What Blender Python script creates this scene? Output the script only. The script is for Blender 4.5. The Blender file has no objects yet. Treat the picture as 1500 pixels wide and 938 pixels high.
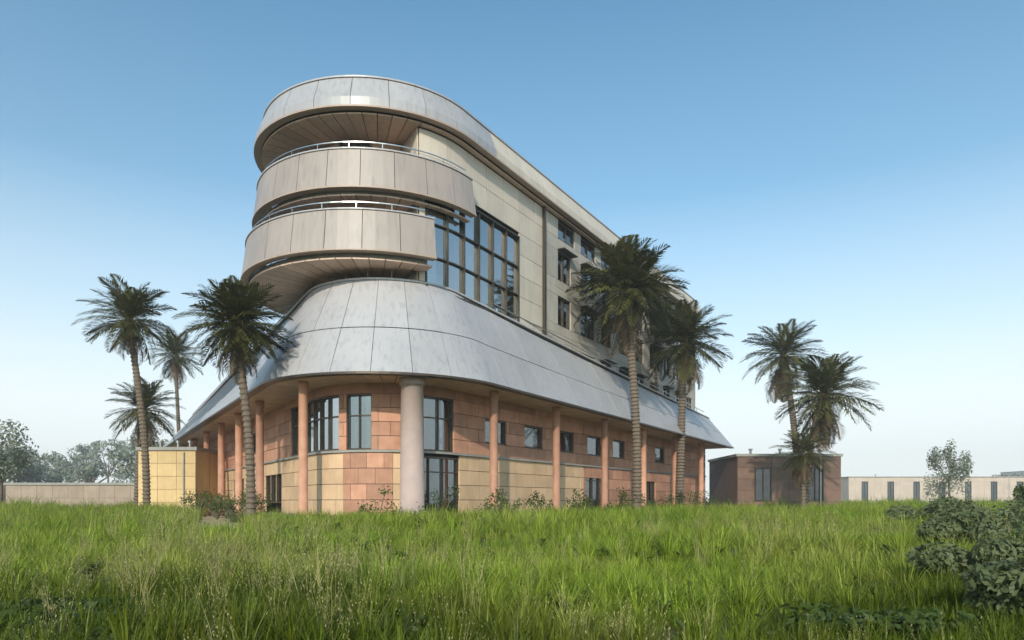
import bpy, bmesh, math, random
from mathutils import Vector, Matrix
S = bpy.context.scene
COL = S.collection
R = math.radians
rnd = random.Random(7)

# ------------------------------------------------------------------ camera
EYE = 0.9
cam = bpy.data.objects.new('camera', bpy.data.cameras.new('camera'))
COL.objects.link(cam); S.camera = cam
cam.location = (0, 0, EYE); cam.rotation_euler = (R(90), 0, 0)
cam.data.lens = 24; cam.data.shift_y = (735 - 469) / 1500
cam.data.clip_start = 0.05; cam.data.clip_end = 6000

# ------------------------------------------------------------------ sky and sun
SUN_EL, SUN_ROT = 27, -171           # sun behind the camera, to its left
w = bpy.data.worlds.new("World"); S.world = w; w.use_nodes = True
nt = w.node_tree
sky = nt.nodes.new('ShaderNodeTexSky'); sky.sky_type = 'NISHITA'; sky.sun_disc = False
sky.sun_elevation = R(SUN_EL); sky.sun_rotation = R(SUN_ROT)
sky.air_density = 1.0; sky.dust_density = 1.6; sky.ozone_density = 3.0
tint = nt.nodes.new('ShaderNodeMix'); tint.data_type = 'RGBA'; tint.blend_type = 'MULTIPLY'
tint.inputs[0].default_value = 1.0; tint.inputs[7].default_value = (0.69, 1.01, 0.94, 1)
nt.links.new(sky.outputs[0], tint.inputs[6])
# the same pale haze all round the horizon, thinning upward
wt = nt.nodes.new('ShaderNodeTexCoord'); sx_ = nt.nodes.new('ShaderNodeSeparateXYZ'); nt.links.new(wt.outputs['Generated'], sx_.inputs[0])
hz = nt.nodes.new('ShaderNodeValToRGB'); he = hz.color_ramp; he.elements[0].position = 0.0; he.elements[0].color = (.95,) * 3 + (1,)
he.elements[1].position = 0.62; he.elements[1].color = (0, 0, 0, 1)
for p_, c_ in ((.13, .86), (.24, .47), (.40, .09)):
    q_ = he.elements.new(p_); q_.color = (c_, c_, c_, 1)
nt.links.new(sx_.outputs[2], hz.inputs[0])
hm = nt.nodes.new('ShaderNodeMix'); hm.data_type = 'RGBA'; nt.links.new(hz.outputs[0], hm.inputs[0])
nt.links.new(tint.outputs[2], hm.inputs[6]); hm.inputs[7].default_value = (5.1, 5.3, 5.3, 1)
nt.links.new(hm.outputs[2], nt.nodes['Background'].inputs[0])
nt.nodes['Background'].inputs[1].default_value = 0.13
sl = bpy.data.lights.new('sun', 'SUN'); sl.energy = 2.0; sl.angle = R(0.9); sl.color = (1.0, 0.90, 0.76)
so = bpy.data.objects.new('sun', sl); COL.objects.link(so)
az = R(SUN_ROT)
sd = Vector((math.sin(az) * math.cos(R(SUN_EL)), math.cos(az) * math.cos(R(SUN_EL)), math.sin(R(SUN_EL))))
so.rotation_euler = sd.to_track_quat('Z', 'Y').to_euler()
so.location = sd * 100
S.view_settings.view_transform = 'Standard'; S.view_settings.look = 'None'
S.view_settings.gamma = 1; S.view_settings.exposure = 0.71

# ------------------------------------------------------------------ materials
def mat(name, c1, c2=None, scale=3.0, rough=0.6, metal=0.0, bump=0.0, bscale=40, stretch=(1, 1, 1), rand=0.0,
        spec=0.5, coat=0.0, streak=0.0):
    m = bpy.data.materials.new(name); m.use_nodes = True
    t = m.node_tree; N = t.nodes; L = t.links
    b = N['Principled BSDF']
    b.inputs['Roughness'].default_value = rough; b.inputs['Metallic'].default_value = metal
    b.inputs['Specular IOR Level'].default_value = spec
    c2 = c2 or tuple(x * 0.8 for x in c1)
    tc = N.new('ShaderNodeTexCoord'); mp = N.new('ShaderNodeMapping')
    geo = N.new('ShaderNodeNewGeometry')
    L.new(geo.outputs['Position'], mp.inputs['Vector']); mp.inputs['Scale'].default_value = stretch
    nz = N.new('ShaderNodeTexNoise'); nz.inputs['Scale'].default_value = scale; nz.inputs['Detail'].default_value = 6
    L.new(mp.outputs[0], nz.inputs['Vector'])
    rp = N.new('ShaderNodeMapRange'); rp.inputs[1].default_value = 0.3; rp.inputs[2].default_value = 0.7
    L.new(nz.outputs[0], rp.inputs[0])
    mx = N.new('ShaderNodeMix'); mx.data_type = 'RGBA'
    mx.inputs[6].default_value = (*c1, 1); mx.inputs[7].default_value = (*c2, 1)
    L.new(rp.outputs[0], mx.inputs[0])
    last = mx.outputs[2]
    if rand:
        oi = N.new('ShaderNodeObjectInfo')
        mr = N.new('ShaderNodeMapRange'); mr.inputs[3].default_value = 1 - rand; mr.inputs[4].default_value = 1 + rand
        L.new(oi.outputs['Random'], mr.inputs[0])
        vm = N.new('ShaderNodeVectorMath'); vm.operation = 'SCALE'
        L.new(last, vm.inputs[0]); L.new(mr.outputs[0], vm.inputs['Scale']); last = vm.outputs[0]
    if streak:
        m2 = N.new('ShaderNodeMapping'); m2.inputs['Scale'].default_value = (4, 4, 0.25)
        L.new(geo.outputs['Position'], m2.inputs['Vector'])
        n2 = N.new('ShaderNodeTexNoise'); n2.inputs['Scale'].default_value = 1.5; n2.inputs['Detail'].default_value = 8
        L.new(m2.outputs[0], n2.inputs['Vector'])
        r2 = N.new('ShaderNodeMapRange'); r2.inputs[1].default_value = 0.5; r2.inputs[2].default_value = 0.75
        r2.inputs[3].default_value = 1; r2.inputs[4].default_value = 1 - streak
        L.new(n2.outputs[0], r2.inputs[0])
        v2 = N.new('ShaderNodeVectorMath'); v2.operation = 'SCALE'
        L.new(last, v2.inputs[0]); L.new(r2.outputs[0], v2.inputs['Scale']); last = v2.outputs[0]
    L.new(last, b.inputs['Base Color'])
    if bump:
        nb = N.new('ShaderNodeTexNoise'); nb.inputs['Scale'].default_value = bscale; nb.inputs['Detail'].default_value = 4
        L.new(mp.outputs[0], nb.inputs['Vector'])
        bp = N.new('ShaderNodeBump'); bp.inputs['Strength'].default_value = bump; bp.inputs['Distance'].default_value = 0.02
        L.new(nb.outputs[0], bp.inputs['Height']); L.new(bp.outputs[0], b.inputs['Normal'])
    return m

M = dict(
    ring=mat('ring_panel', (0.40, 0.33, 0.30), (0.355, 0.295, 0.268), 0.6, 0.42, rand=0.05, bump=0.12, bscale=3, streak=0.2),
    white=mat('white_panel', (0.455, 0.435, 0.45), (0.405, 0.385, 0.405), 0.6, 0.38, rand=0.05, bump=0.12, bscale=3, streak=0.2),
    cream=mat('cream_panel', (0.70, 0.60, 0.50), (0.61, 0.52, 0.44), 0.8, 0.6, rand=0.06, bump=0.1, streak=0.1),
    stone=mat('grey_stone', (0.53, 0.475, 0.415), (0.45, 0.40, 0.355), 1.2, 0.75, rand=0.10, bump=0.3, streak=0.15),
    terra=mat('terracotta', (0.57, 0.295, 0.195), (0.44, 0.215, 0.14), 2.0, 0.7, rand=0.2, bump=0.3, streak=0.1),
    sand=mat('sandstone', (0.71, 0.485, 0.30), (0.60, 0.405, 0.255), 1.5, 0.8, rand=0.10, bump=0.35, streak=0.1),
    wood=mat('timber_soffit', (0.70, 0.50, 0.39), (0.58, 0.40, 0.31), 6, 0.5, rand=0.12, stretch=(1, 1, 1), bump=0.15),
    bronze=mat('bronze_metal', (0.10, 0.075, 0.055), (0.07, 0.055, 0.045), 3, 0.35, metal=0.6),
    steel=mat('brushed_steel', (0.5, 0.5, 0.5), (0.4, 0.4, 0.4), 3, 0.3, metal=0.9),
    glass=mat('tinted_glass', (0.035, 0.05, 0.065), (0.025, 0.04, 0.05), 0.7, 0.04, spec=1.0, rand=0.35, bump=0.015, bscale=1.2),
    bluegl=mat('blue_glass', (0.13, 0.17, 0.20), (0.10, 0.14, 0.17), 0.5, 0.05, spec=1.0, rand=0.3, bump=0.015, bscale=1.0),
    blind=mat('window_blind', (0.5, 0.44, 0.35), (0.4, 0.36, 0.3), 4, 0.8, rand=0.2),
    concrete=mat('concrete', (0.36, 0.34, 0.31), (0.28, 0.27, 0.25), 1.5, 0.85, bump=0.3, bscale=20),
    pane=mat('dark_pane', (0.06, 0.08, 0.09), (0.04, 0.05, 0.06), 0.7, 0.06, spec=1.0, rand=0.3),
    inner=mat('inner_wall', (0.48, 0.36, 0.28), (0.42, 0.31, 0.24), 1.0, 0.8),
    dark=mat('dark_room_depth', (0.07, 0.06, 0.05), (0.03, 0.027, 0.025), 1.1, 0.9),  # near-black puts the shade of deep rooms into the core's colour
    trim=mat('brown_trim', (0.46, 0.34, 0.27), (0.40, 0.29, 0.23), 3, 0.5),
    roofing=mat('roof_membrane', (0.3, 0.3, 0.3), None, 1, 0.9),
)

# ------------------------------------------------------------------ helpers
def coated(m, tintc, base):
    t = m.node_tree; N = t.nodes; L = t.links; out = N['Material Output']
    geo = N.new('ShaderNodeNewGeometry'); nz = N.new('ShaderNodeTexNoise'); nz.inputs['Scale'].default_value = .9
    bp = N.new('ShaderNodeBump'); bp.inputs['Strength'].default_value = .05; bp.inputs['Distance'].default_value = .05
    L.new(geo.outputs['Position'], nz.inputs['Vector']); L.new(nz.outputs[0], bp.inputs['Height'])
    tr = N.new('ShaderNodeBsdfTransparent'); tr.inputs[0].default_value = (*tintc, 1)
    gl = N.new('ShaderNodeBsdfGlossy'); gl.inputs['Roughness'].default_value = .03; gl.inputs['Color'].default_value = (.86, .93, .97, 1); L.new(bp.outputs[0], gl.inputs['Normal'])
    fr = N.new('ShaderNodeFresnel'); fr.inputs['IOR'].default_value = 1.5; L.new(bp.outputs[0], fr.inputs['Normal'])
    oi = N.new('ShaderNodeObjectInfo'); mr = N.new('ShaderNodeMapRange'); mr.inputs[3].default_value = base - .06; mr.inputs[4].default_value = base + .06; L.new(oi.outputs['Random'], mr.inputs[0])
    ad = N.new('ShaderNodeMath'); ad.operation = 'ADD'; ad.use_clamp = True; L.new(fr.outputs[0], ad.inputs[0]); L.new(mr.outputs[0], ad.inputs[1])
    mx = N.new('ShaderNodeMixShader'); L.new(ad.outputs[0], mx.inputs[0]); L.new(tr.outputs[0], mx.inputs[1]); L.new(gl.outputs[0], mx.inputs[2]); L.new(mx.outputs[0], out.inputs[0])
coated(M['glass'], (.6, .66, .68), .16); coated(M['bluegl'], (.5, .6, .66), .44)

def link(name, verts, faces, m=None, parent=None, smooth=False):
    me = bpy.data.meshes.new(name); me.from_pydata(verts, [], faces); me.update()
    if m: me.materials.append(m)
    if smooth:
        me.shade_smooth()
    o = bpy.data.objects.new(name, me); COL.objects.link(o)
    if parent: o.parent = parent
    return o

def tag(o, label=None, cat=None, group=None, kind=None):
    if label: o['label'] = label
    if cat: o['category'] = cat
    if group: o['group'] = group
    if kind: o['kind'] = kind
    return o

def empty(name, loc, label, cat, group=None):
    o = bpy.data.objects.new(name, None); COL.objects.link(o); o.location = loc
    return tag(o, label, cat, group)

class MB:
    def __init__(s): s.v = []; s.f = []
    def box(s, x0, x1, y0, y1, z0, z1):
        b = len(s.v)
        s.v += [(x0, y0, z0), (x1, y0, z0), (x1, y1, z0), (x0, y1, z0), (x0, y0, z1), (x1, y0, z1), (x1, y1, z1), (x0, y1, z1)]
        s.f += [tuple(b + i for i in q) for q in ((0, 3, 2, 1), (4, 5, 6, 7), (0, 1, 5, 4), (1, 2, 6, 5), (2, 3, 7, 6), (3, 0, 4, 7))]
    def tube(s, pts, rads, n=8, cap=True):
        b = len(s.v); k = len(pts)
        for i, p in enumerate(pts):
            p = Vector(p)
            d = (Vector(pts[min(i + 1, k - 1)]) - Vector(pts[max(i - 1, 0)])).normalized()
            a = d.orthogonal().normalized() if abs(d.z) < 0.9 else Vector((1, 0, 0))
            a = (a - d * a.dot(d)).normalized(); c = d.cross(a)
            for j in range(n):
                t = 2 * math.pi * j / n
                s.v.append(tuple(p + (a * math.cos(t) + c * math.sin(t)) * rads[i]))
        for i in range(k - 1):
            for j in range(n):
                s.f.append((b + i * n + j, b + i * n + (j + 1) % n, b + (i + 1) * n + (j + 1) % n, b + (i + 1) * n + j))
        if cap:
            s.f.append(tuple(b + j for j in range(n))[::-1]); s.f.append(tuple(b + (k - 1) * n + j for j in range(n)))
    def build(s, name, m, parent=None, smooth=False): return link(name, s.v, s.f, m, parent, smooth)

class Path:
    """plan curve: s=0 where the rounded nose meets the right wall, s<0 round the nose then the left wall"""
    def __init__(p, C, Rr, ar, al):
        p.C = Vector(C); p.R = Rr; p.ar = R(ar); p.al = R(al); p.arc = Rr * (p.ar - p.al)
        p.nr = Vector((math.cos(p.ar), math.sin(p.ar))); p.nl = Vector((math.cos(p.al), math.sin(p.al)))
        p.ur = Vector((-p.nr.y, p.nr.x)); p.ul = Vector((p.nl.y, -p.nl.x))
    def at(p, s, off=0.0):
        if s >= 0: b = p.C + p.nr * p.R + p.ur * s; n = p.nr
        elif s > -p.arc:
            a = p.ar + s / p.R; n = Vector((math.cos(a), math.sin(a))); b = p.C + n * p.R
        else: b = p.C + p.nl * p.R + p.ul * (-s - p.arc); n = p.nl
        return b + n * off
    def breaks(p, s0, s1, step=0.6):
        ks = [s0, s1]
        for k in (0.0, -p.arc):
            if s0 < k < s1: ks.append(k)
        ks.sort(); out = [ks[0]]
        for a, b in zip(ks, ks[1:]):
            mid = (a + b) / 2
            n = max(1, math.ceil((b - a) / step)) if -p.arc < mid < 0 else 1
            out += [a + (b - a) * (i + 1) / n for i in range(n)]
        return out
    def sweep(p, name, s0, s1, prof, m, parent, step=0.6):
        """prof: closed list of (offset, z); z may be a function of s"""
        ss = p.breaks(s0, s1, step); v = []; f = []; k = len(prof)
        for s in ss:
            for off, z in prof:
                q = p.at(s, off(s) if callable(off) else off)
                v.append((q.x, q.y, z(s) if callable(z) else z))
        for i in range(len(ss) - 1):
            for j in range(k):
                f.append((i * k + j, (i + 1) * k + j, (i + 1) * k + (j + 1) % k, i * k + (j + 1) % k))
        f.append(tuple(range(k))); f.append(tuple((len(ss) - 1) * k + j for j in reversed(range(k))))
        o = link(name, v, f, m, parent)
        return o
    def bar(p, name, s0, s1, o0, o1, z0, z1, m, parent, step=0.6):
        return p.sweep(name, s0, s1, [(o0, z0), (o1, z0), (o1, z1), (o0, z1)], m, parent, step)

TA = math.degrees(math.atan2(-.53, .848))
T = Path((-6.6, 33.6), 5.4, TA, TA - 180)              # tower
P = Path((-5.79, 32.67), 6.0, -34.8, -146.6)         # podium
TEND, PEND, PLEFT = 35.0, 34.0, -(11.7 + 35.0)

B = empty('office_building', (-6, 34, 0), 'curved white office building of stacked ring balconies over a flared podium and terracotta base', 'building')
B_inv = Matrix.Translation((6, -34, 0))
def fix(): pass

# ------------------------------------------------------------------ setting: ground
def gz(x, y):
    """gentle lawn swells"""
    return 0.07 * math.sin(x * 0.45 + 1.3) * math.cos(y * 0.38) + 0.05 * math.sin(x * 1.1 - y * 0.7)

gm = mat('soil_and_turf', (0.075, 0.085, 0.022), (0.11, 0.10, 0.035), 0.8, 0.95, bump=0.6, bscale=14)
v = []; f = []; xs = [-24 + i * 0.8 for i in range(61)]; ys = [0 + i * 0.8 for i in range(34)]
link_far = []
nx, ny = len(xs), len(ys)
for j, y in enumerate(ys):
    for i, x in enumerate(xs):
        e = min(i, nx - 1 - i, j, ny - 1 - j)
        v.append((x, y, gz(x, y) * min(1, e / 2)))
for j in range(ny - 1):
    for i in range(nx - 1):
        f.append((j * nx + i, j * nx + i + 1, (j + 1) * nx + i + 1, (j + 1) * nx + i))
# skirt out to the horizon so that the ground is one sheet
rings = [(-24, 24, 0, 26.4)]
b0 = len(v)
def edge_idx():
    bot = [i for i in range(nx)]; right = [j * nx + nx - 1 for j in range(ny)]
    top = [(ny - 1) * nx + i for i in reversed(range(nx))]; left = [j * nx for j in reversed(range(ny))]
    return bot + right[1:] + top[1:] + left[1:-1]
loop = edge_idx(); n0 = len(loop); prev = loop
cx, cy = 0, 13.2
for sc, in ((3,), (12,), (60,), (220,)):
    cur = []
    for k in loop:
        x, y, z = v[k]; cur.append(len(v)); v.append((cx + (x - cx) * sc, cy + (y - cy) * sc, 0))
    for i in range(n0):
        f.append((prev[i], cur[i], cur[(i + 1) % n0], prev[(i + 1) % n0]))
    prev = cur
g = link('ground', v, f, gm, None, True); tag(g, kind='structure')

# ------------------------------------------------------------------ building: podium base
def zb(s):                                            # underside of the white band, swooping down to both ends
    d = max(0, s) / 31 if s > 0 else max(0, -s - 11.7) / 31
    return 6.0 - 0.5 * d
def zt(s):
    d = max(0, s) / 31 if s > 0 else max(0, -s - 11.7) / 31
    return 10.25 - 2.1 * (d ** 0.8)
def zlerp(t): return lambda s: zb(s) + (zt(s) - zb(s)) * t
SET = 2.1
WALL = -2.3                                           # wall line set back under the band

def loop_poly(path, s0, s1, off, step=0.7):
    return [path.at(s, off) for s in path.breaks(s0, s1, step)]
def prism(name, pts, z0, z1, m, parent):
    k = len(pts); v = [(q.x, q.y, z0) for q in pts] + [(q.x, q.y, z1) for q in pts]
    f = [tuple(range(k))[::-1], tuple(range(k, 2 * k))] + [(i, (i + 1) % k, k + (i + 1) % k, k + i) for i in range(k)]
    return link(name, v, f, m, parent)

back = [Vector((16, 66)), Vector((-20, 66))]
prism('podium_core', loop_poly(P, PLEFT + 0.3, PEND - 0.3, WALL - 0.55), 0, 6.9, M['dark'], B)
prism('podium_roof', loop_poly(P, PLEFT + 0.1, PEND - 0.1, -2.5), 6.95, 7.25, M['roofing'], B)

# white band panels: two rows, joints between them
def split(s0, s1, wdt):
    n = max(1, round((s1 - s0) / wdt)); return [(s0 + (s1 - s0) * i / n, s0 + (s1 - s0) * (i + 1) / n) for i in range(n)]
g2 = 0.012
for row, (t0, t1) in enumerate(((0.0, 0.46), (0.47, 1.0))):
    for a, b in split(PLEFT, PEND, 1.65):
        j0, j1 = rnd.uniform(-.012, .012), rnd.uniform(-.012, .012)
        P.sweep('podium_panel', a + g2, b - g2,
                [(-SET * t0 + j0, zlerp(t0)), (-SET * t1 + j1, zlerp(t1)), (-SET * t1 - 0.12, zlerp(t1)), (-SET * t0 - 0.12, zlerp(t0))], M['white'], B, 0.45)
# band structure behind the joints, its lip and coping
P.sweep('podium_band_frame', PLEFT + .05, PEND - .05,
        [(-0.125, lambda s: zb(s) + .03), (-SET - 0.125, lambda s: zt(s) - .03), (-SET - 0.4, lambda s: zt(s) - .03), (-0.4, lambda s: zb(s) + .03)], M['bronze'], B, 0.45)
P.sweep('coping', PLEFT - .02, PEND + .02,
        [(-SET + 0.06, lambda s: zt(s) + .005), (-SET + .06, lambda s: zt(s) + .085), (-SET - .45, lambda s: zt(s) + .085), (-SET - .45, lambda s: zt(s) + .005)], M['white'], B, 0.45)
P.sweep('drip_edge', PLEFT, PEND, [(0.05, lambda s: zb(s) - .10), (0.05, lambda s: zb(s) - .012), (-.35, lambda s: zb(s) - .012), (-.35, lambda s: zb(s) - .10)], M['bronze'], B, 0.45)
# terrace rail on top of the band
P.sweep('handrail', PLEFT + .5, PEND - .5, [(-SET - .22, lambda s: zt(s) + .50), (-SET - .22, lambda s: zt(s) + .545), (-SET - .265, lambda s: zt(s) + .545), (-SET - .265, lambda s: zt(s) + .50)], M['steel'], B, 0.45)
for a, b in split(PLEFT + .6, PEND - .6, 1.65):
    P.bar('rail_post', a, a + .035, -SET - .26, -SET - .225, zt(a) + .08, zt(a) + .51, M['steel'], B)
# timber soffit boards under the band
for a, b in split(PLEFT + .1, PEND - .1, 0.75):
    P.sweep('soffit_board', a + .02, b - .02, [(-.36, lambda s: zb(s) - .02), (WALL - .3, lambda s: zb(s) - .02), (WALL - .3, lambda s: zb(s) - .07), (-.36, lambda s: zb(s) - .07)], M['wood'], B)

GL = WALL - 0.18
# upper storey of the base: openings listed as (s0, s1, z0, z1)
upper = [(-15.4, -8.6, 3.18, 5.42), (-7.9, -6.1, 3.18, 5.42), (-2.4, 0.2, 3.18, 5.42), (-23.5, -21.5, 3.78, 4.82), (-28.5, -26.5, 3.78, 4.82), (-34, -32, 3.78, 4.82)]
upper += [(2.6 + 3.4 * i, 4.3 + 3.4 * i, 3.78, 4.82) for i in range(8)]
lower = [(-3.2, 0.6, 0.1, 2.8), (-20.6, -17.2, 0.9, 2.6), (-29, -26, .9, 2.6), (12.6, 15.4, .1, 2.6), (20, 23, .8, 2.5)]
def window(path, s0, s1, z0, z1, glz, nm, parent, glm, rail=None, fr=0.07, dep=0.14, step=0.6):
    """frame with mullions, panes set behind"""
    wn = path.bar('window', s0, s1, glz - .02, glz + dep, z0 - fr, z0, M['bronze'], parent, step)      # the sill carries the other pieces
    path.bar('frame', s0, s1, glz - .02, glz + dep, z1, z1 + fr, M['bronze'], wn, step)
    for i in range(nm + 1):
        c = s0 + (s1 - s0) * i / nm
        path.bar('mullion', c - .032, c + .032, glz - .02, glz + dep * .8, z0 + .002, z1 - .002, M['bronze'], wn)
    for r in (rail or []):
        path.bar('transom', s0 + .04, s1 - .04, glz - .015, glz + dep * .6, z0 + r - .025, z0 + r + .025, M['bronze'], wn, step)
    for i in range(nm):
        a = s0 + (s1 - s0) * i / nm + .033; b = s0 + (s1 - s0) * (i + 1) / nm - .033
        path.bar('pane', a, b, glz - .012, glz, z0 + .003, z1 - .003, glm, wn, step)
        if rnd.random() < .45 and path.at(0) is not None:
            path.bar('blind', a, b, glz - .075, glz - .06, z1 - (z1 - z0) * rnd.choice((.3, .45, .6, .95)), z1 - .003, M['blind'], wn, step)
    return wn
for (a, b, z0, z1) in upper: window(P, a, b, z0, z1, GL, max(1, round((b - a) / 1.15)), B, M['bluegl'] if b - a > 3 else M['glass'], [1.4])
for (a, b, z0, z1) in lower: window(P, a, b, z0, z1, GL, max(2, round((b - a) / 1.1)), B, M['glass'], [2.1])

def panels(path, name, s0, s1, wdt, z0, z1, h, holes, m, parent, off, th=0.08, gap=.024, stagger=True, uneven=0.022):
    nrow = round((z1 - z0) / h); h = (z1 - z0) / nrow
    for r in range(nrow):
        za, zc = z0 + r * h + gap / 2, z0 + (r + 1) * h - gap / 2
        x = s0 - (wdt / 2 if stagger and r % 2 else 0)
        while x < s1:
            a, b = max(x, s0), min(x + wdt, s1); x += wdt
            segs = [(a, b)]
            for (ha, hb, hz0, hz1) in holes:
                if hz1 > za + .02 and hz0 < zc - .02:
                    out = []
                    for p_, q_ in segs:
                        if hb <= p_ or ha >= q_: out.append((p_, q_)); continue
                        if ha > p_: out.append((p_, ha))
                        if hb < q_: out.append((hb, q_))
                    segs = out
            for p_, q_ in segs:
                if q_ - p_ < .08: continue
                u = rnd.uniform(0, uneven)
                path.bar(name, p_ + gap / 2, q_ - gap / 2, off - th, off + u, za, zc, m, parent)
def snap(holes, z0, h, n):                            # openings meet the panel rows
    return holes
panels(P, 'terracotta_panel', PLEFT + .3, PEND - .3, 1.7, 3.1, 5.5, 0.6, [(a - .02, b + .02, z0 - .08, z1 + .08) for a, b, z0, z1 in upper], M['terra'], B, WALL)
lower_holes = [(a - .02, b + .02, 0.0, 3.0 if z1 > 2.65 else 2.325) for a, b, z0, z1 in lower]
panels(P, 'terracotta_panel', -8.2, -4.6, 1.2, 0.3, 3.0, 0.675, lower_holes, M['terra'], B, WALL)
panels(P, 'terracotta_panel', 12.3, PEND - .3, 1.5, 0.3, 3.0, 0.675, lower_holes, M['terra'], B, WALL)
panels(P, 'sandstone_block', -4.6, 12.3, 1.5, 0.3, 3.0, 0.675, lower_holes, M['sand'], B, WALL - .02)
panels(P, 'sandstone_block', PLEFT + .3, -8.2, 1.5, 0.3, 3.0, 0.675, [(a - .02, b + .02, 0.0, 3.0 if z1 > 2.65 else 2.325) for a, b, z0, z1 in lower], M['sand'], B, WALL - .02)
P.bar('string_course', PLEFT + .25, PEND - .25, WALL - .1, WALL + .09, 3.0, 3.098, M['concrete'], B)
P.bar('plinth', PLEFT + .25, PEND - .25, WALL - .3, WALL + .06, 0, 0.298, M['concrete'], B)
for a, b in split(PLEFT + .3, PEND - .3, 3.3):
    P.sweep('soffit_beam', a + .01, b - .01, [(WALL - .12, 5.505), (WALL - .012, 5.505), (WALL - .012, lambda s: max(5.51, zb(s) - .072)), (WALL - .12, lambda s: max(5.51, zb(s) - .072))], M['terra'], B)
# columns carrying the band
def column(s, off, r0, r1, m, label=None):
    q = P.at(s, off); z1 = zb(s) - .072
    mb = MB(); hs = [(0, r0 * 1.25), (.5, r0 * 1.25), (.52, r0 * 1.02), (3.2, (r0 + r1) / 2), (z1 - .3, r1), (z1 - .28, r1 * 1.14), (z1, r1 * 1.14)]; mb.tube([(q.x, q.y, a_) for a_, _ in hs], [b_ for _, b_ in hs], 32)
    o = mb.build('column', m, B)
    for p_ in o.data.polygons: p_.use_smooth = abs(p_.normal.z) < .3
    if label: o['label'] = label
M['pale'] = mat('pale_pink_render', (0.50, 0.37, 0.33), (0.43, 0.32, 0.29), 2, 0.7, bump=0.1)
column(-3.7, -1.0, .5, .46, M['pale'], 'broad pale pink column at the rounded front corner')
for s in (-9.6, -16.2, -21, -26, -31, -36, -41, 1.5, 7, 12.5, 18, 23.5, 29): column(s, -1.0, .19, .19, M['terra'])

# ------------------------------------------------------------------ building: tower
RW = -0.28                                            # line of the right wall behind the ring edge
ROOF0, ROOF1 = 17.15, 18.5
def pts_ring(off, tend=TEND):
    return loop_poly(T, -T.arc - tend, tend, off)
prism('tower_core', pts_ring(-2.2, TEND - .4), 7.0, 17.3, M['inner'], B)
decks = [(10.75, 0.75, 11.05, 12.7), (13.55, 0.25, 13.8, 15.4), (16.95, 0.0, 17.2, 18.6)]
for z, off, b0_, b1_ in decks[:2]:
    prism('floor_slab', loop_poly(T, -T.arc - 8, -2.5, off - .35), z + .06, z + .3, M['concrete'], B)
prism('roof_slab', pts_ring(-.3), 17.25, 17.45, M['roofing'], B)
NOSE_END = {0: -2.3, 1: 0.2}
for i, (z, off, b0_, b1_) in enumerate(decks[:2]):
    sl, sr = -T.arc - 8, NOSE_END[i]
    for a, b in split(sl, sr, 1.35):
        T.sweep('balcony_panel', a + g2, b - g2, [(off + .12, b0_), (off - .10, b1_), (off - .2, b1_), (off + .02, b0_)], M['ring'], B, 0.45)
    T.sweep('balcony_frame', sl, sr - .03, [(off, b0_ + .03), (off - .22, b1_ - .03), (off - .34, b1_ - .03), (off - .12, b0_ + .03)], M['bronze'], B, 0.45)
    T.bar('coping', sl, sr, off - .38, off - .05, b1_ + .005, b1_ + .06, M['white'], B, 0.45)
    T.bar('drip_edge', sl, sr, off - .2, off + .15, b0_ - .07, b0_ - .008, M['trim'], B, 0.45)
    T.bar('handrail', sl, sr - .3, off - .3, off - .26, b1_ + .36, b1_ + .40, M['steel'], B, 0.45)
    for a, b in split(sl, sr - .3, 1.35):
        T.bar('rail_post', a, a + .03, off - .295, off - .265, b1_ + .06, b1_ + .365, M['steel'], B)
    for a, b in split(sl, sr, 0.62):
        T.bar('soffit_board', a + .02, b - .02, -2.2 if b < -2.55 else RW + .03, off - .21, z - .01, z + .05, M['wood'], B)
# roof ring, all along
for a, b in split(-T.arc - TEND, TEND, 1.5):
    near = b < 2.2
    T.sweep('roof_panel', a + g2, b - g2, [(.28, ROOF0), (.28, ROOF0 + .35), (-.12, ROOF1), (-.24, ROOF1), (.16, ROOF0 + .35), (.16, ROOF0)], M['white'] if near else M['cream'], B, 0.45)
T.sweep('roof_frame', -T.arc - TEND + .02, TEND - .02, [(.155, ROOF0 + .03), (.155, ROOF0 + .35), (-.25, ROOF1 - .03), (-.6, ROOF1 - .03), (-.6, ROOF0 + .03)], M['bronze'], B, 0.45)
T.bar('coping', -T.arc - TEND, TEND, -.65, -.06, ROOF1 + .005, ROOF1 + .07, M['white'], B, 0.45)
T.bar('drip_edge', -T.arc - TEND, TEND, 0.0, .32, ROOF0 - .08, ROOF0 - .008, M['trim'], B, 0.45)
for a, b in split(-2.55, TEND - .1, 1.5):
    T.bar('soffit_board', a + .01, b - .01, RW + .03, -.02, 16.94, 17.0, M['wood'], B)
for a, b in split(-T.arc - 10, -2.57, 0.62):
    T.bar('soffit_board', a + .02, b - .02, -2.2, -.02, 16.94, 17.0, M['wood'], B)
# balcony back walls: glazing bays between bronze piers, timber above
for fl, (za, zc) in enumerate(((7.5, 10.7), (11.1, 13.5), (13.9, 16.9))):
    T.bar('spandrel', -T.arc - 8, -2.64, -2.2, -2.0, za, za + .12, M['bronze'], B)
    for k, (a, b) in enumerate(split(-T.arc - 7.6, -2.7, 2.3)):
        if k % 2:
            for c, d in split(a + .07, b - .07, .45):
                T.bar('timber_board', c + .01, d - .01, -2.2, -2.06, za + .14, zc - .02, M['wood'], B)
        else:
            window(T, a + .12, b - .12, za + .2, zc - .22, -2.12, 2, B, M['glass'], [1.9])
            T.bar('pier', a - .06, a + .06, -2.2, -1.9, za + .125, zc - .005, M['bronze'], B)

T.bar('return_wall', -2.62, -2.562, -2.6, RW - .1, 7.1, 16.92, M['cream'], B)
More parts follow.
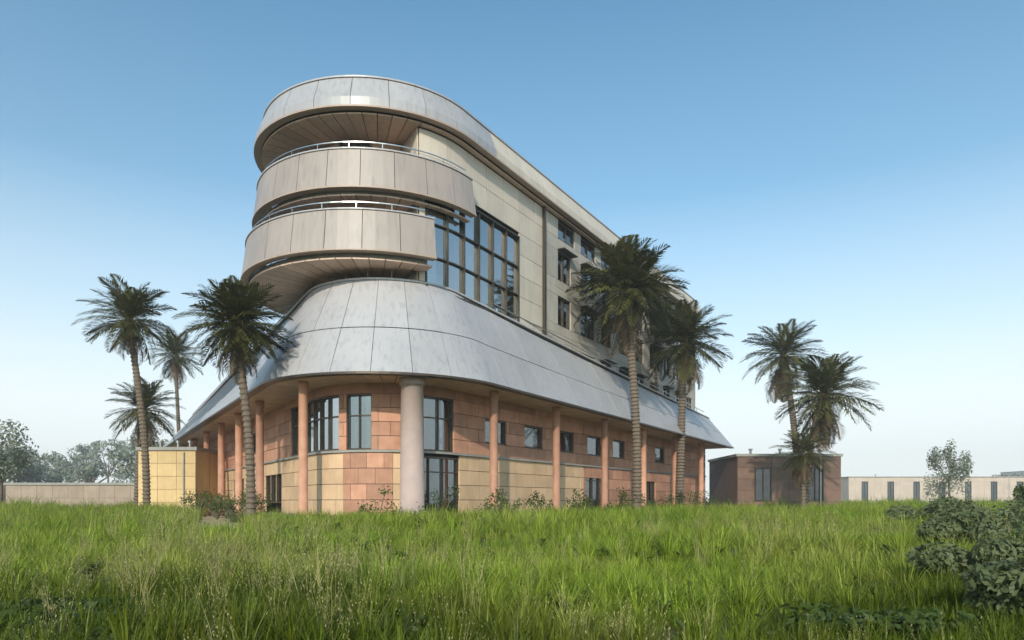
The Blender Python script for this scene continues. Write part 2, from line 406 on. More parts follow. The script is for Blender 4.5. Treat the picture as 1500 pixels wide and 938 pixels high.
# right wall of the tower
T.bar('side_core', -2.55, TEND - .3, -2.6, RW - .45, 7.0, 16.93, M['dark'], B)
holes = []
holes.append((-2.25, 4.95, 9.98, 14.5))
window(T, -2.2, 4.9, 10.06, 14.42, RW - .12, 6, B, M['bluegl'], [1.45, 2.9], dep=.2)
for fl, (z0, z1) in enumerate(((8.1, 9.8), (11.0, 12.5), (13.55, 15.05), (15.9, 16.75))):
    for k in range(9):
        a = 9.2 + k * 2.9
        if fl == 3: h = (a, a + 2.0, z0, z1)
        else: h = (a, a + (1.9 if k % 2 else 1.5), z0, z1)
        if h[1] > TEND - .5: continue
        holes.append((h[0] - .04, h[1] + .04, z0 - .08, z1 + .08))
        window(T, h[0], h[1], z0, z1, RW - .14, 2, B, M['glass'], None, dep=.1)
        if rnd.random() < .45 and fl < 3:
            T.bar('window_hood', a - .1, h[1] + .1, RW + .012, RW + .45, z1 + .09, z1 + .15, M['bronze'], B)
panels(T, 'cream_panel', -2.55, 7.4, 1.5, 7.1, 16.9, 1.09, holes, M['cream'], B, RW, stagger=False, uneven=.006)
# stone cladding runs to the far end in horizontal courses; course joints follow the window heads
def strips(name, s0, s1, rows, wdt, m):
    for (z0, z1) in rows:
        hs = [h for h in holes if h[2] < z1 - .02 and h[3] > z0 + .02 and h[0] >= s0 - .1]
        xs_ = [s0] + [q for h in sorted(hs) for q in (h[0], h[1])] + [s1]
        for a, b in zip(xs_[::2], xs_[1::2]):
            for c, d in split(a, b, wdt):
                T.bar(name, c + .008, d - .008, RW - .08, RW + rnd.uniform(0, .012), z0 + .008, z1 - .008, m, B)
rows = [(7.1, 8.02), (8.02, 9.88), (9.88, 10.4), (10.4, 10.92), (10.92, 12.58), (12.58, 13.02), (13.02, 13.47), (13.47, 15.13), (15.13, 15.82), (15.82, 16.9)]
strips('stone_panel', 7.4, TEND - .1, rows, 1.45, M['stone'])
T.bar('corner_fin', 7.35, 7.45, RW + .02, RW + .2, 7.1, 16.9, M['bronze'], B)
prism('end_wall', [T.at(TEND - .3, -.4), T.at(TEND, -.4), T.at(TEND, -11.6), T.at(TEND - .3, -11.6)], 0, 17.2, M['stone'], B)
prism('rear_core', [T.at(.9, -2.7), T.at(TEND - .32, -2.7), T.at(TEND - .32, -11.4), T.at(.9, -9)], 0, 17.2, M['inner'], B)
# roof plant
for s, o_, l, h in ((6, -5, 4, 1.1), (14, -6, 5, 1.3), (24, -5, 3, 1.0)):
    prism('roof_plant', [T.at(s, o_), T.at(s + l, o_), T.at(s + l, o_ - 3), T.at(s, o_ - 3)], 17.46, 18.4 + h * .3, M['steel'], B)
for o in list(B.children): o.matrix_parent_inverse = B_inv

# ------------------------------------------------------------------ low neighbours of the building
def low_block(name, label, cat, x0, x1, y0, y1, h, m, panelm, nwin, pname):
    e = empty(name, ((x0 + x1) / 2, y0, 0), label, cat)
    ox, oy = (x0 + x1) / 2, y0
    mb = MB(); mb.box(x0 - ox, x1 - ox, .12, y1 - oy, 0, h); mb.build('wall', m, e)
    mb = MB(); mb.box(x0 - ox - .12, x1 - ox + .12, -.1, y1 - oy + .12, h + .002, h + .22); mb.build('coping', M['concrete'], e)
    rv = random.Random(int(x0 * 10))
    for q_ in range(3):
        vx = (x1 - x0) * (-.35 + .3 * q_) + rv.uniform(-.4, .4); mb = MB(); mb.tube([(vx, 1.5, h + .2), (vx, 1.5, h + .6), (vx, 1.5, h + .61), (vx, 1.5, h + .75)], [.1, .1, .17, .17], 10); mb.build('roof_vent', M['steel'], e) if y1 - y0 > 3 else None
    if y1 - y0 > 3:
        mb = MB(); mb.tube([((x1 - x0) * .3, -.06, 0), ((x1 - x0) * .3, -.06, h - .1)], [.05, .05], 8); mb.build('downpipe', M['steel'], e)
    nw = max(3, int((x1 - x0) / 1.4)); pw = (x1 - x0) / nw; rows_ = max(2, int(h / .8)); ph = h / rows_
    for r in range(rows_):
        for k in range(nw):
            if nwin and (k % nwin == nwin // 2) and 0 < r < rows_ - 1:
                if r == 1:
                    mb = MB(); xa, xb, za, zc = x0 - ox + k * pw + .02, x0 - ox + (k + 1) * pw - .02, ph + .02, ph * (rows_ - 1) - .02; xm = (xa + xb) / 2
                    mb.box(xa, xb, -.05, .119, za, za + .08); mb.box(xa, xb, -.03, .119, zc - .08, zc); mb.box(xa, xa + .08, -.03, .119, za + .081, zc - .081); mb.box(xb - .08, xb, -.03, .119, za + .081, zc - .081); mb.box(xm - .03, xm + .03, -.01, .118, za + .081, zc - .081)
                    wn = mb.build('window', M['bronze'], e)
                    mb = MB(); mb.box(xa + .081, xb - .081, .08, .1, za + .082, zc - .082); mb.build('pane', M['pane'], wn)
                continue
            mb = MB(); mb.box(x0 - ox + k * pw + .01, x0 - ox + (k + 1) * pw - .01, rnd.uniform(0, .02), .119, r * ph + .01, (r + 1) * ph - .01)
            mb.build(pname, panelm, e)
    return e
M['ochre'] = mat('ochre_stone', (.72, .51, .26), (.62, .43, .22), 1.5, .85, rand=.1, bump=.35, streak=.1)  # yellow tone carries warm light put into the stone colour
low_block('garden_pavilion', 'sand coloured low pavilion of stone blocks beyond the left end of the podium', 'building', -24.1, -20.4, 44, 50, 4.2, M['ochre'], M['ochre'], 0, 'stone_block')
M['garden'] = mat('wall_render', (.42, .32, .25), (.34, .26, .20), 1, .85, rand=.08, bump=.3, streak=.2)
M['pinkb'] = mat('beige_render', (.62, .50, .41), (.54, .43, .36), .3, .85, rand=.05, streak=.15)
M['brown'] = mat('dark_brick', (0.20, 0.12, 0.09), (0.15, 0.09, 0.07), 2, .8, rand=.2, bump=.3)
low_block('service_wing', 'low dark brown brick service wing beside the right end of the podium', 'building', 18.5, 27, 56, 64, 4.6, M['brown'], M['brown'], 3, 'brick_panel')
low_block('distant_hall', 'wide pale beige hall low on the far right horizon', 'building', 74, 118, 150, 170, 6.2, M['pinkb'], M['pinkb'], 4, 'wall_panel')
low_block('distant_hall', 'narrow grey block on the horizon at the far right edge', 'building', 272, 300, 350, 380, 17, M['stone'], M['stone'], 4, 'wall_panel')
low_block('distant_hall', 'pale sandy shed on the horizon just right of the twin palms', 'building', 130, 178, 300, 340, 9, M['cream'], M['cream'], 0, 'wall_panel')
low_block('boundary_wall', 'low brownish boundary wall behind the grass left of the building', 'wall', -46, -29, 62, 62.5, 2.4, M['garden'], M['garden'], 0, 'brick_panel')

# ------------------------------------------------------------------ vegetation
def leafmat(name, c1, c2, scale=2.0, tr=0.25, rough=.55, rand=.15):
    m = mat(name, c1, c2, scale, rough, rand=rand, spec=.3)
    t = m.node_tree; b = t.nodes['Principled BSDF']
    tl = t.nodes.new('ShaderNodeBsdfTranslucent'); ms = t.nodes.new('ShaderNodeMixShader'); ms.inputs[0].default_value = tr
    src = b.inputs['Base Color'].links[0].from_socket
    t.links.new(src, tl.inputs[0]); t.links.new(b.outputs[0], ms.inputs[1]); t.links.new(tl.outputs[0], ms.inputs[2])
    t.links.new(ms.outputs[0], t.nodes['Material Output'].inputs[0]); return m
LM = dict(edge=leafmat('edge_leaf', (0.16, 0.185, 0.085), (0.11, 0.135, 0.055), 2, .3),
          clump=leafmat('clump_leaf', (0.05, 0.085, 0.014), (0.07, 0.10, 0.02), 3, .3),
          palm=leafmat('palm_frond', (0.068, 0.076, 0.020), (0.11, 0.10, 0.032), 3, .18, .4, .35),
          dry=leafmat('dry_frond', (0.16, 0.11, 0.055), (0.11, 0.075, 0.04), 3, .1),
          tree=leafmat('tree_leaf', (0.045, 0.07, 0.025), (0.075, 0.085, 0.03), 1.5, .2),
          far=leafmat('far_haze_leaf', (0.22, 0.25, 0.18), (0.26, 0.28, 0.21), .5, .2),  # paler green, distance haze put into the leaf colour
          shrub=leafmat('shrub_leaf', (0.10, 0.13, 0.03), (0.06, 0.085, 0.02), 2, .25),
          bark=mat('palm_bark', (0.20, 0.15, 0.11), (0.12, 0.09, 0.065), 8, .9, bump=.8, bscale=20, stretch=(1, 1, 3)))

def frond_mesh(n_leaf, rr):
    """pinnate frond along +X, unit length, drooping tip, leaflets both sides"""
    v = []; f = []
    def spine(t): return Vector((t, 0, .20 * t - .42 * t ** 2.2))
    for i in range(10):
        t = i / 9; p = spine(t); wd = .014 * (1 - t) + .003
        v += [tuple(p + Vector((0, wd, 0))), tuple(p + Vector((0, 0, wd))), tuple(p + Vector((0, -wd, 0)))]
    for i in range(9):
        for a, b in ((0, 1), (1, 2)):
            f.append((i * 3 + a, i * 3 + b, i * 3 + 3 + b, i * 3 + 3 + a))
    for i in range(n_leaf):
        t = .14 + .85 * i / n_leaf
        L = .30 * math.sin(math.pi * min(1, (t * .92 + .1))) ** .6 * rr.uniform(.8, 1.1)
        for sgn in (-1, 1):
            p = spine(t); d = Vector((.55 + .3 * t, sgn * (.85 - .3 * t), rr.uniform(-.05, .28))).normalized()
            wv = Vector((d.y * sgn, -d.x * sgn, 0)).normalized() * .011
            q = p + d * L * .55 + Vector((0, 0, -.01)); e = p + d * L + Vector((0, 0, -.30 * L * rr.uniform(.6, 1.6)))
            b = len(v); v += [tuple(p), tuple(q + wv), tuple(q - wv), tuple(e)]
            f += [(b, b + 2, b + 1), (b + 1, b + 2, b + 3)]
    me = bpy.data.meshes.new('frond'); me.from_pydata(v, [], f); me.update(); return me
fm_g = [frond_mesh(34, random.Random(i)) for i in range(4)]
for m_ in fm_g: m_.materials.append(LM['palm'])
fm_d = frond_mesh(22, random.Random(9)); fm_d.materials.append(LM['dry'])

def palm(px, py, r_px, Y, label, base_dx=0.0, n=46, group='palm trees around the building'):
    rr = random.Random(int(px + py)); x = (px - 750) * Y / 1000; z = EYE + (735 - py - 9) * Y / 1000; r = r_px * Y / 1000 * 1.18
    bx = x + base_dx
    e = empty('palm_tree', (bx, Y, 0), label, 'palm tree', group)
    vk = rr.uniform(.9, 1.25); tr = max(.12, r * .062); mb = MB(); pts = []; rad = []; k = int(z / .22)
    for i in range(k + 1):
        t = i / k; c = t * t * -base_dx
        for dz, rs in ((0, 1.16), (.7, .9)):
            zz = (i + dz) / (k + 1) * z
            pts.append((c + .05 * math.sin(t * 5), .04 * math.cos(t * 4), zz)); rad.append(tr * (1.35 if t < .05 else 1.06 - .22 * t) * rs * rr.uniform(.97, 1.03))
    mb.tube(pts, [q_ * vk for q_ in rad], 12); mb.build('trunk', LM['bark'], e)
    top = Vector((-base_dx, 0, z))
    mb = MB(); mb.tube([tuple(top + Vector((0, 0, -.45 * r))), tuple(top + Vector((0, 0, -.2 * r))), tuple(top + Vector((0, 0, .02 * r)))], [tr * 1.1, tr * 1.9, tr * .7], 10); 
    for i in range(70):                                # cut frond stubs under the crown
        a = i * 2.399; zz = -.62 * r + .55 * r * i / 70; d = Vector((math.cos(a), math.sin(a), .9)).normalized(); p0 = top + Vector((math.cos(a) * tr, math.sin(a) * tr, zz)); L_ = tr * rr.uniform(.8, 1.6)
        mb.tube([tuple(p0), tuple(p0 + d * L_)], [tr * .22, tr * .12], 4)
    mb.build('crown_shaft', LM['bark'], e)
    for i in range(n):
        a = i * 2.399 + rr.uniform(-.2, .2); t = i / n
        el = 1.25 - 1.95 * t + rr.uniform(-.12, .12)      # from upright to hanging
        o = bpy.data.objects.new('frond', rr.choice(fm_g)); COL.objects.link(o); o.parent = e
        L = r * (1.02 - .12 * abs(el)) * rr.uniform(.88, 1.1)
        o.location = top + Vector((0, 0, -.06 * r * t)); o.scale = (L, L * 1.1, L)
        o.rotation_euler = (rr.uniform(-.3, .3), -el, a)
    for i in range(rr.randint(8, 30)):
        o = bpy.data.objects.new('dry_frond', fm_d); COL.objects.link(o); o.parent = e
        L = r * rr.uniform(.45, .95); o.location = top + Vector((0, 0, -.2 * r)); o.scale = (L, L, L)
        o.rotation_euler = (rr.uniform(-.3, .3), rr.uniform(.85, 1.4), i * .66 + rr.uniform(-.2, .2))
palm(348, 465, 68, 27.5, 'dark full crowned palm against the left edge of the tower', .5, 90)
palm(190, 458, 58, 38, 'tall palm standing furthest left of the building', .9)
palm(212, 590, 50, 47, 'short palm crown under the leftmost tall palm by the podium end', -.6, 40)
palm(258, 512, 36, 62, 'slim palm between the two big palms left of the tower', .3, 36)
palm(918, 415, 76, 40, 'biggest darkest palm in front of the right tower wall', .6, 72)
palm(1004, 492, 62, 48, 'palm right behind the biggest one beside the far end of the tower', -.4, 50)
palm(958, 470, 50, 52, 'small palm half hidden between the two big right palms', .2, 36)
palm(1148, 510, 55, 58, 'upper left of the twin palms standing right of the building', 1.2, 40)
palm(1206, 568, 66, 47, 'lower right of the twin palms standing right of the building', -1.3, 50)

palm(1176, 655, 40, 44, 'stubby palm with a low crown under the twin palms', 0, 34)
def leaf_cloud(n, rx, ry, rz, size, rr, cz=0, lumps=9):
    v = []; f = []
    cs = [(Vector((rr.gauss(0, .5) * rx, rr.gauss(0, .5) * ry, cz + rr.uniform(-.6, .75) * rz)), rr.uniform(.28, .55)) for _ in range(lumps)]
    for i in range(n):
        c, s = rr.choice(cs)
        d = Vector((rr.gauss(0, 1), rr.gauss(0, 1), rr.gauss(0, 1))).normalized() * (rr.random() ** .4)
        p = c + Vector((d.x * rx, d.y * ry, d.z * rz)) * s
        if p.z < .03: p.z = rr.uniform(.03, .15)
        nrm = (d + Vector((rr.uniform(-1, 1), rr.uniform(-1, 1), rr.uniform(-.3, 1)))).normalized(); a = nrm.orthogonal().normalized(); bq = nrm.cross(a)
        th = rr.uniform(0, 6.28); a, bq = a * math.cos(th) + bq * math.sin(th), bq * math.cos(th) - a * math.sin(th)
        L = size * rr.uniform(.7, 1.3); b = len(v)
        v += [tuple(p - a * L), tuple(p + bq * L * .42), tuple(p + a * L), tuple(p - bq * L * .42)]; f.append((b, b + 1, b + 2, b + 3))
    return v, f, cs
def tree(name, x, y, h, rx, rz, leaf, n, size, label, cat, m, seed, group=None):
    rr = random.Random(seed); e = empty(name, (x, y, 0), label, cat, group)
    v, f, cs = leaf_cloud(n, rx, rx, rz, size, rr, h - rz * .9, 16); link('crown', v, f, m, e)
    mb = MB(); t0 = h * .45; mb.tube([(0, 0, -.1), (.05, 0, t0 * .5), (0, .05, t0)], [rx * .09, rx * .07, rx * .055], 8)
    for c, s in cs[:9]: mb.tube([(0, .05, t0 * .95), tuple((c + Vector((0, 0, t0))) / 2), tuple(c)], [rx * .045, rx * .028, rx * .01], 5)
    mb.build('trunk', LM['bark'], e, True)
def shrub(x, y, r, h, m, seed, label, group, n=420, size=.07):
    rr = random.Random(seed); e = empty('shrub', (x, y, 0), label, 'shrub', group)
    v, f, cs = leaf_cloud(n, r, r, h * .7, size, rr, h * .5, 9); link('foliage', v, f, m, e)
    mb = MB()
    for c, s in cs[:6]: mb.tube([(0, 0, 0), tuple(c * .6), tuple(c)], [.03, .02, .008], 5)
    mb.build('stem', LM['bark'], e)
# planting bed shrubs at the foot of the building
sx = 0
rr = random.Random(3)
bed = []
s = -24.0
while s < 30:
    if not (-9.4 < s < -6.4): bed.append(s)
    s += rr.uniform(1.5, 2.5)
ORD = 'first second third fourth fifth sixth seventh eighth ninth tenth eleventh twelfth thirteenth fourteenth fifteenth sixteenth seventeenth eighteenth nineteenth twentieth'.split()
def ordn(k, n, what, where):
    if k == 0: return 'leftmost ' + what + ' ' + where
    if k == n - 1: return 'rightmost ' + what + ' ' + where
    if k < n / 2: return ORD[k] + ' ' + what + ' from the left ' + where
    return ORD[n - 1 - k] + ' ' + what + ' from the right ' + where
def rank(xs_):
    so_ = sorted(range(len(xs_)), key=lambda i: xs_[i]); rk = [0] * len(xs_)
    for a_, b_ in enumerate(so_): rk[b_] = a_
    return rk
bq_ = [P.at(s_, .4) for s_ in bed]; rk = rank([q.x / q.y for q in bq_])
BEDL = [ordn(rk[i], len(bed), ('olive' if i % 3 else 'dark green') + ' shrub', 'in the bed along the building foot') for i in range(len(bed))]
for i, s in enumerate(bed):
    q = P.at(s, rr.uniform(-.2, 1.0)); r = rr.uniform(.5, .95)
    shrub(q.x, q.y, r, rr.uniform(.7, 1.5), LM['shrub'] if i % 3 else LM['tree'], i, BEDL[i], 'shrubs along the foot of the building')
# far trees on both horizons
rr = random.Random(11)
for i in range(16):
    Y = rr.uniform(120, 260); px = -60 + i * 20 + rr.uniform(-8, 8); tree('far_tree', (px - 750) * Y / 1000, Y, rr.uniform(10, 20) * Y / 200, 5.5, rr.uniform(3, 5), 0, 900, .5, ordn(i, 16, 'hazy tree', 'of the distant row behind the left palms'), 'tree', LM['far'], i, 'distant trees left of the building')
for i in range(12):
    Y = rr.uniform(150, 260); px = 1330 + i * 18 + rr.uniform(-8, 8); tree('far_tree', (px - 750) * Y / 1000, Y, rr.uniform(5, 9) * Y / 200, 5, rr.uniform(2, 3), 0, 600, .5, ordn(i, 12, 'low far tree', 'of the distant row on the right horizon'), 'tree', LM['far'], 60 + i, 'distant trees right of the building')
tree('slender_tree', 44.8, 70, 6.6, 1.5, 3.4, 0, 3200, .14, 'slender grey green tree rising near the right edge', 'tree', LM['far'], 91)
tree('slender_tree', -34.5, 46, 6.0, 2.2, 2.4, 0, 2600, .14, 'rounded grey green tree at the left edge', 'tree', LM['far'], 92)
for i, (px, Y, r, h) in enumerate(((1405, 14, .9, .8), (1475, 9, .8, .75), (1535, 12, 1.0, 1.1), (1360, 20, 1.0, .9), (1520, 6.2, .7, .6), (1570, 4.6, .5, .36))):
    shrub((px - 750) * Y / 1000, Y, r, h, LM['edge'], 200 + i, ('dark green bush behind the grass near the right edge', 'nearest dark bush at the right edge', 'dark bush cut by the right edge', 'small dark bush left of the right edge bushes', 'large dark bush low down at the right edge', 'lowest dark bush in the bottom right corner')[i], 'dark bushes at the right edge', 7000, .028 + .0016 * Y)

# ------------------------------------------------------------------ grass
def grass_material(name='grass_blade', k=1.35):
    m = bpy.data.materials.new(name); m.use_nodes = True; t = m.node_tree; N = t.nodes; L = t.links; b = N['Principled BSDF']
    geo = N.new('ShaderNodeNewGeometry'); oi = N.new('ShaderNodeObjectInfo')
    nz = N.new('ShaderNodeTexNoise'); nz.inputs['Scale'].default_value = .35; nz.inputs['Detail'].default_value = 3; L.new(geo.outputs['Position'], nz.inputs['Vector'])
    cr = N.new('ShaderNodeValToRGB'); e = cr.color_ramp; K = lambda a, b, c, d: (a * k, b * k, c * k * (1.1 if k > 1 else .7), 1); e.elements[0].position = .34; e.elements[0].color = K(.135, .20, .014, 1); e.elements[1].position = .66; e.elements[1].color = K(.25, .265, .045, 1)
    q = e.elements.new(.5); q.color = K(.20, .25, .024, 1)
    L.new(nz.outputs[0], cr.inputs[0])
    mr = N.new('ShaderNodeMapRange'); mr.inputs[3].default_value = .7; mr.inputs[4].default_value = 1.3; L.new(oi.outputs['Random'], mr.inputs[0])
    vm = N.new('ShaderNodeVectorMath'); vm.operation = 'SCALE'; L.new(cr.outputs[0], vm.inputs[0]); L.new(mr.outputs[0], vm.inputs['Scale'])
    L.new(vm.outputs[0], b.inputs['Base Color']); b.inputs['Roughness'].default_value = .5; b.inputs['Specular IOR Level'].default_value = .3
    tl = N.new('ShaderNodeBsdfTranslucent'); L.new(vm.outputs[0], tl.inputs[0]); ms = N.new('ShaderNodeMixShader'); ms.inputs[0].default_value = .35
    L.new(b.outputs[0], ms.inputs[1]); L.new(tl.outputs[0], ms.inputs[2]); L.new(ms.outputs[0], N['Material Output'].inputs[0]); return m
gmat = grass_material()
gmat2 = grass_material('dark_grass_blade', .62)  # same blades in a darker, more saturated green for the near grass
def tuft(seed, nb, h, spread, gmat=gmat):
    rr = random.Random(seed); v = []; f = []
    for i in range(nb):
        a = rr.uniform(0, 6.28); r0 = rr.uniform(0, .06); L = h * rr.uniform(.55, 1.1); lean = rr.uniform(.1, 1) * spread; wd = rr.uniform(.0035, .007)
        bx, by = r0 * math.cos(a), r0 * math.sin(a); dx, dy = math.cos(a), math.sin(a); tx, ty = -dy * wd, dx * wd
        b = len(v)
        for t, k in ((0, 1), (.4, .9), (.75, .6)):
            o = lean * t * t * L; z = L * t * (1 - .25 * lean * t)
            v += [(bx + dx * o - tx * k, by + dy * o - ty * k, z), (bx + dx * o + tx * k, by + dy * o + ty * k, z)]
        v.append((bx + dx * lean * L, by + dy * lean * L, L * (1 - .25 * lean)))
        f += [(b, b + 1, b + 3, b + 2), (b + 2, b + 3, b + 5, b + 4), (b + 4, b + 5, b + 6)]
    me = bpy.data.meshes.new('tuft'); me.from_pydata(v, [], f); me.materials.append(gmat); return me
SRC = bpy.data.collections.new('grass_source')      # not linked to the scene: only instanced by the grass below
for i in range(5): SRC.objects.link(bpy.data.objects.new('grass_tuft', tuft(i, 26, .34 + .05 * (i % 3), .8)))

SRC2 = bpy.data.collections.new('dark_grass_source')
for i in range(5): SRC2.objects.link(bpy.data.objects.new('grass_tuft', tuft(i + 50, 30, .34 + .05 * (i % 3), .8, gmat2)))

def scatter(name, pts, label=None, SRC=SRC, gmat=gmat):
    """pts: (x, y, z, yaw, scale) -> one object whose points are covered with tufts"""
    me = bpy.data.meshes.new(name); me.from_pydata([p[:3] for p in pts], [], [])
    ya = me.attributes.new('yaw', 'FLOAT', 'POINT'); sc = me.attributes.new('size', 'FLOAT', 'POINT')
    ya.data.foreach_set('value', [p[3] for p in pts]); sc.data.foreach_set('value', [p[4] for p in pts])
    me.materials.append(gmat)
    o = bpy.data.objects.new(name, me); COL.objects.link(o)
    ng = bpy.data.node_groups.new(name, 'GeometryNodeTree')
    ng.interface.new_socket('Geometry', in_out='INPUT', socket_type='NodeSocketGeometry'); ng.interface.new_socket('Geometry', in_out='OUTPUT', socket_type='NodeSocketGeometry')
    N = ng.nodes; L = ng.links; gi = N.new('NodeGroupInput'); go = N.new('NodeGroupOutput')
    ip = N.new('GeometryNodeInstanceOnPoints'); ci = N.new('GeometryNodeCollectionInfo'); ci.inputs[0].default_value = SRC
    ci.inputs['Separate Children'].default_value = True; ci.inputs['Reset Children'].default_value = True
    ip.inputs['Pick Instance'].default_value = True
    a1 = N.new('GeometryNodeInputNamedAttribute'); a1.data_type = 'FLOAT'; a1.inputs[0].default_value = 'yaw'
    a2 = N.new('GeometryNodeInputNamedAttribute'); a2.data_type = 'FLOAT'; a2.inputs[0].default_value = 'size'
    cx_ = N.new('ShaderNodeCombineXYZ'); L.new(a1.outputs[0], cx_.inputs[2])
    L.new(gi.outputs[0], ip.inputs['Points']); L.new(ci.outputs[0], ip.inputs['Instance']); L.new(cx_.outputs[0], ip.inputs['Rotation']); L.new(a2.outputs[0], ip.inputs['Scale'])
    L.new(ip.outputs[0], go.inputs[0]); md = o.modifiers.new('grass', 'NODES'); md.node_group = ng
    return tag(o, label, None, None, 'stuff')
rr = random.Random(21); pts = []
PA, PB_ = Vector((-18.5, 41)), Vector((-6.2, 16))
pv = []; pf = []
for i in range(26):
    t = i / 25; c = PA.lerp(PB_, t) + Vector((math.sin(t * 5) * .8, 0)); hw = 1.5 - .5 * t
    for k in (-1, 1):
        x, y = c.x + k * hw * rr.uniform(.9, 1.1), c.y; pv.append((x, y, (gz(x, y) if y < 25 and abs(x) < 22 else 0) + .03))
for i in range(25): pf.append((2 * i, 2 * i + 1, 2 * i + 3, 2 * i + 2))
tag(link('path', pv, pf, mat('path_sand', (.50, .38, .22), (.38, .30, .18), 1.2, .95, bump=.5, bscale=25)), kind='structure')
def on_path(x, y):
    t = (PA.y - y) / (PA.y - PB_.y)
    if not 0 < t < 1: return False
    return abs(x - (PA.x + (PB_.x - PA.x) * t + math.sin(t * 5) * .8)) < (1.35 - .45 * t)
def inside_podium(x, y):
    q = Vector((x, y)) - P.C
    if q.length < P.R - .6: return True
    return (q.dot(P.nr) < P.R - .6 and q.dot(P.nl) < P.R - .6 and q.y > 0)
for (y0, y1, dens, sc) in ((1.6, 5, 90, .62), (5, 9, 42, .85), (9, 16, 17, 1.15), (16, 28, 8, 1.6), (28, 50, 3, 2.0), (50, 110, .55, 3.0)):
    hw = y1 * .82 + 4; n = int((y1 - y0) * 2 * hw * dens)
    for _ in range(n):
        x, y = rr.uniform(-hw, hw), rr.uniform(y0, y1)
        if abs(x) > y * .82 + 4 or inside_podium(x, y) or on_path(x, y): continue
        z = gz(x, y) if abs(x) < 22 and y < 25 else 0
        k = .75 + .5 * (math.sin(x * .5 + 2) * math.sin(y * .4 + x * .2) * .5 + .5)
        pts.append((x, y, z - .01, rr.uniform(0, 6.28), sc * k * rr.uniform(.75, 1.25)))
for i, (x, y, rr_) in enumerate(((-3.0, 4.25, .75), (2.2, 4.3, .65), (-.75, 4.2, .4))):  # dark plants added to stand for shaded gaps in the near grass
    shrub(x, y, rr_, .22, LM['clump'], 400 + i, ('dark leafy clump added as shade in the grass at the bottom left', 'dark leafy clump added as shade in the grass right of the middle', 'small dark leafy clump added as shade in the near grass left of the middle')[i], 'dark leafy clumps added as shade in the near grass', 900, .035)
# clear air with a little haze in it
mb = MB(); mb.box(-420, 420, -12, 520, -1, 40)
hv = bpy.data.materials.new('haze_air'); hv.use_nodes = True; hn = hv.node_tree; hn.nodes.clear()
ho = hn.nodes.new('ShaderNodeOutputMaterial'); hp = hn.nodes.new('ShaderNodeVolumePrincipled'); hp.inputs['Density'].default_value = .0008
hp.inputs['Color'].default_value = (.93, .94, .96, 1); hn.links.new(hp.outputs[0], ho.inputs['Volume'])
tag(mb.build('haze', hv), 'thin pale haze over the whole place', None, None, 'stuff')
gmat3 = leafmat('straw_blade', (.42, .36, .16), (.34, .31, .12), 2, .3)
def stalks(seed):
    q_ = random.Random(seed); v = []; f = []
    for i in range(12):
        a = q_.uniform(0, 6.28); L = q_.uniform(.3, .62); ln = q_.uniform(.05, .45); x0, y0 = q_.uniform(-.07, .07), q_.uniform(-.07, .07)
        dx, dy = math.cos(a) * ln, math.sin(a) * ln; b = len(v); wd = .0022
        v += [(x0 - wd, y0, 0), (x0 + wd, y0, 0), (x0 + dx * L * .5 - wd, y0 + dy * L * .5, L * .6), (x0 + dx * L * .5 + wd, y0 + dy * L * .5, L * .6), (x0 + dx * L, y0 + dy * L, L * .95)]
        f += [(b, b + 1, b + 3, b + 2), (b + 2, b + 3, b + 4)]
        for k in range(6):
            t = .72 + .045 * k; c = Vector((x0 + dx * L * t, y0 + dy * L * t, L * t * 1.0)); d = Vector((math.cos(k * 2.4), math.sin(k * 2.4), 1.3)).normalized() * .022; b = len(v)
            sd_ = Vector((-d.y, d.x, 0)) * .28; v += [tuple(c), tuple(c + d * .5 + sd_), tuple(c + d), tuple(c + d * .5 - sd_)]; f.append((b, b + 1, b + 2, b + 3))
    me = bpy.data.meshes.new('stalk'); me.from_pydata(v, [], f); me.materials.append(gmat3); return me
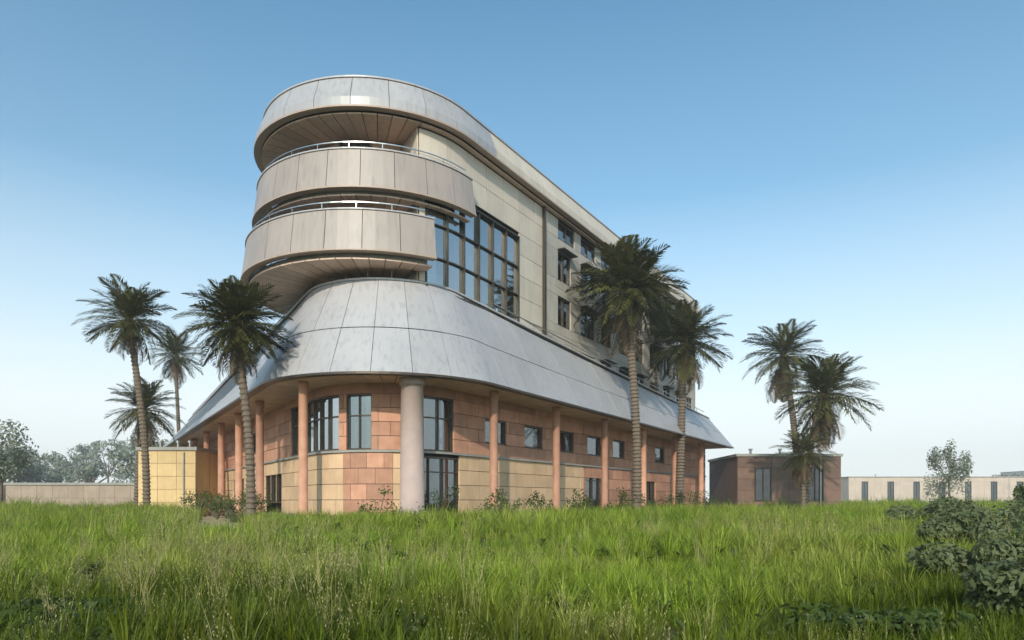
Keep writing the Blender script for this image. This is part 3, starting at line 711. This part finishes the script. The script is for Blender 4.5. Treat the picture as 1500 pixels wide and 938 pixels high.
def weed(seed):
    q_ = random.Random(seed); v = []; f = []
    for i in range(22):
        a = q_.uniform(0, 6.28); L = q_.uniform(.10, .2); el = q_.uniform(.2, 1.2); d = Vector((math.cos(a) * math.cos(el), math.sin(a) * math.cos(el), math.sin(el)))
        o_ = Vector((0, 0, q_.uniform(.02, .16))); sd_ = Vector((-math.sin(a), math.cos(a), q_.uniform(-.3, .3))) * L * .22; b = len(v)
        v += [tuple(o_), tuple(o_ + d * L * .5 + sd_), tuple(o_ + d * L + Vector((0, 0, -L * .3))), tuple(o_ + d * L * .5 - sd_ + Vector((0, 0, -.01)))]; f.append((b, b + 1, b + 2, b + 3))
    me = bpy.data.meshes.new('weed'); me.from_pydata(v, [], f); me.materials.append(LM['shrub']); return me
SRC3 = bpy.data.collections.new('dry_grass_source')
for i in range(4): SRC3.objects.link(bpy.data.objects.new('dry_stalks', stalks(i + 80)))
SRC4 = bpy.data.collections.new('weed_source')
for i in range(3): SRC4.objects.link(bpy.data.objects.new('broad_weed', weed(i + 90)))
def patch(x, y):                                      # how dry the meadow is here
    return math.exp(-((x + 3.0) / 2.6) ** 2 - ((y - 8.5) / 4) ** 2) + .75 * math.exp(-((x - 6) / 2.5) ** 2 - ((y - 15) / 4) ** 2) + .5 * math.exp(-((x + 11) / 4) ** 2 - ((y - 19) / 4) ** 2)
def weedy(x, y): return .5 + .5 * math.sin(x * 1.3 + 2 * math.sin(y * .6)) * math.sin(y * 1.1 + x * .3)
D3, D4, keep = [], [], []
for p in pts:
    u = rr.random(); k = patch(p[0], p[1])
    if u < .018 + .22 * k: D3.append((*p[:4], p[4] * (1.0 if p[1] < 16 else .8)))
    elif u > .98 - .10 * weedy(p[0], p[1]) and p[1] < 22: D4.append((*p[:4], p[4] * .85))
    elif u > .93 - .25 * weedy(p[0] + 9, p[1]) ** 3: continue          # thin places where soil shows
    else: keep.append(p)
pts = keep
scatter('dry_grass', D3, 'straw coloured seed stalks mixed through the meadow', SRC3, gmat3)
scatter('weeds', D4, 'broad leaved weeds mixed through the meadow', SRC4, LM['shrub'])
deep = lambda p: p[1] + 1.2 * math.sin(p[0] * .9 + 1) + rr.uniform(-.8, .8) < 5.6
A_ = [p for p in pts if not deep(p)]; B2 = [p for p in pts if deep(p)]
scatter('grass', A_, 'tall yellow green grass with straw coloured patches filling the middle ground')
scatter('grass', B2, 'lush dark green grass nearest the camera', SRC2, gmat2)
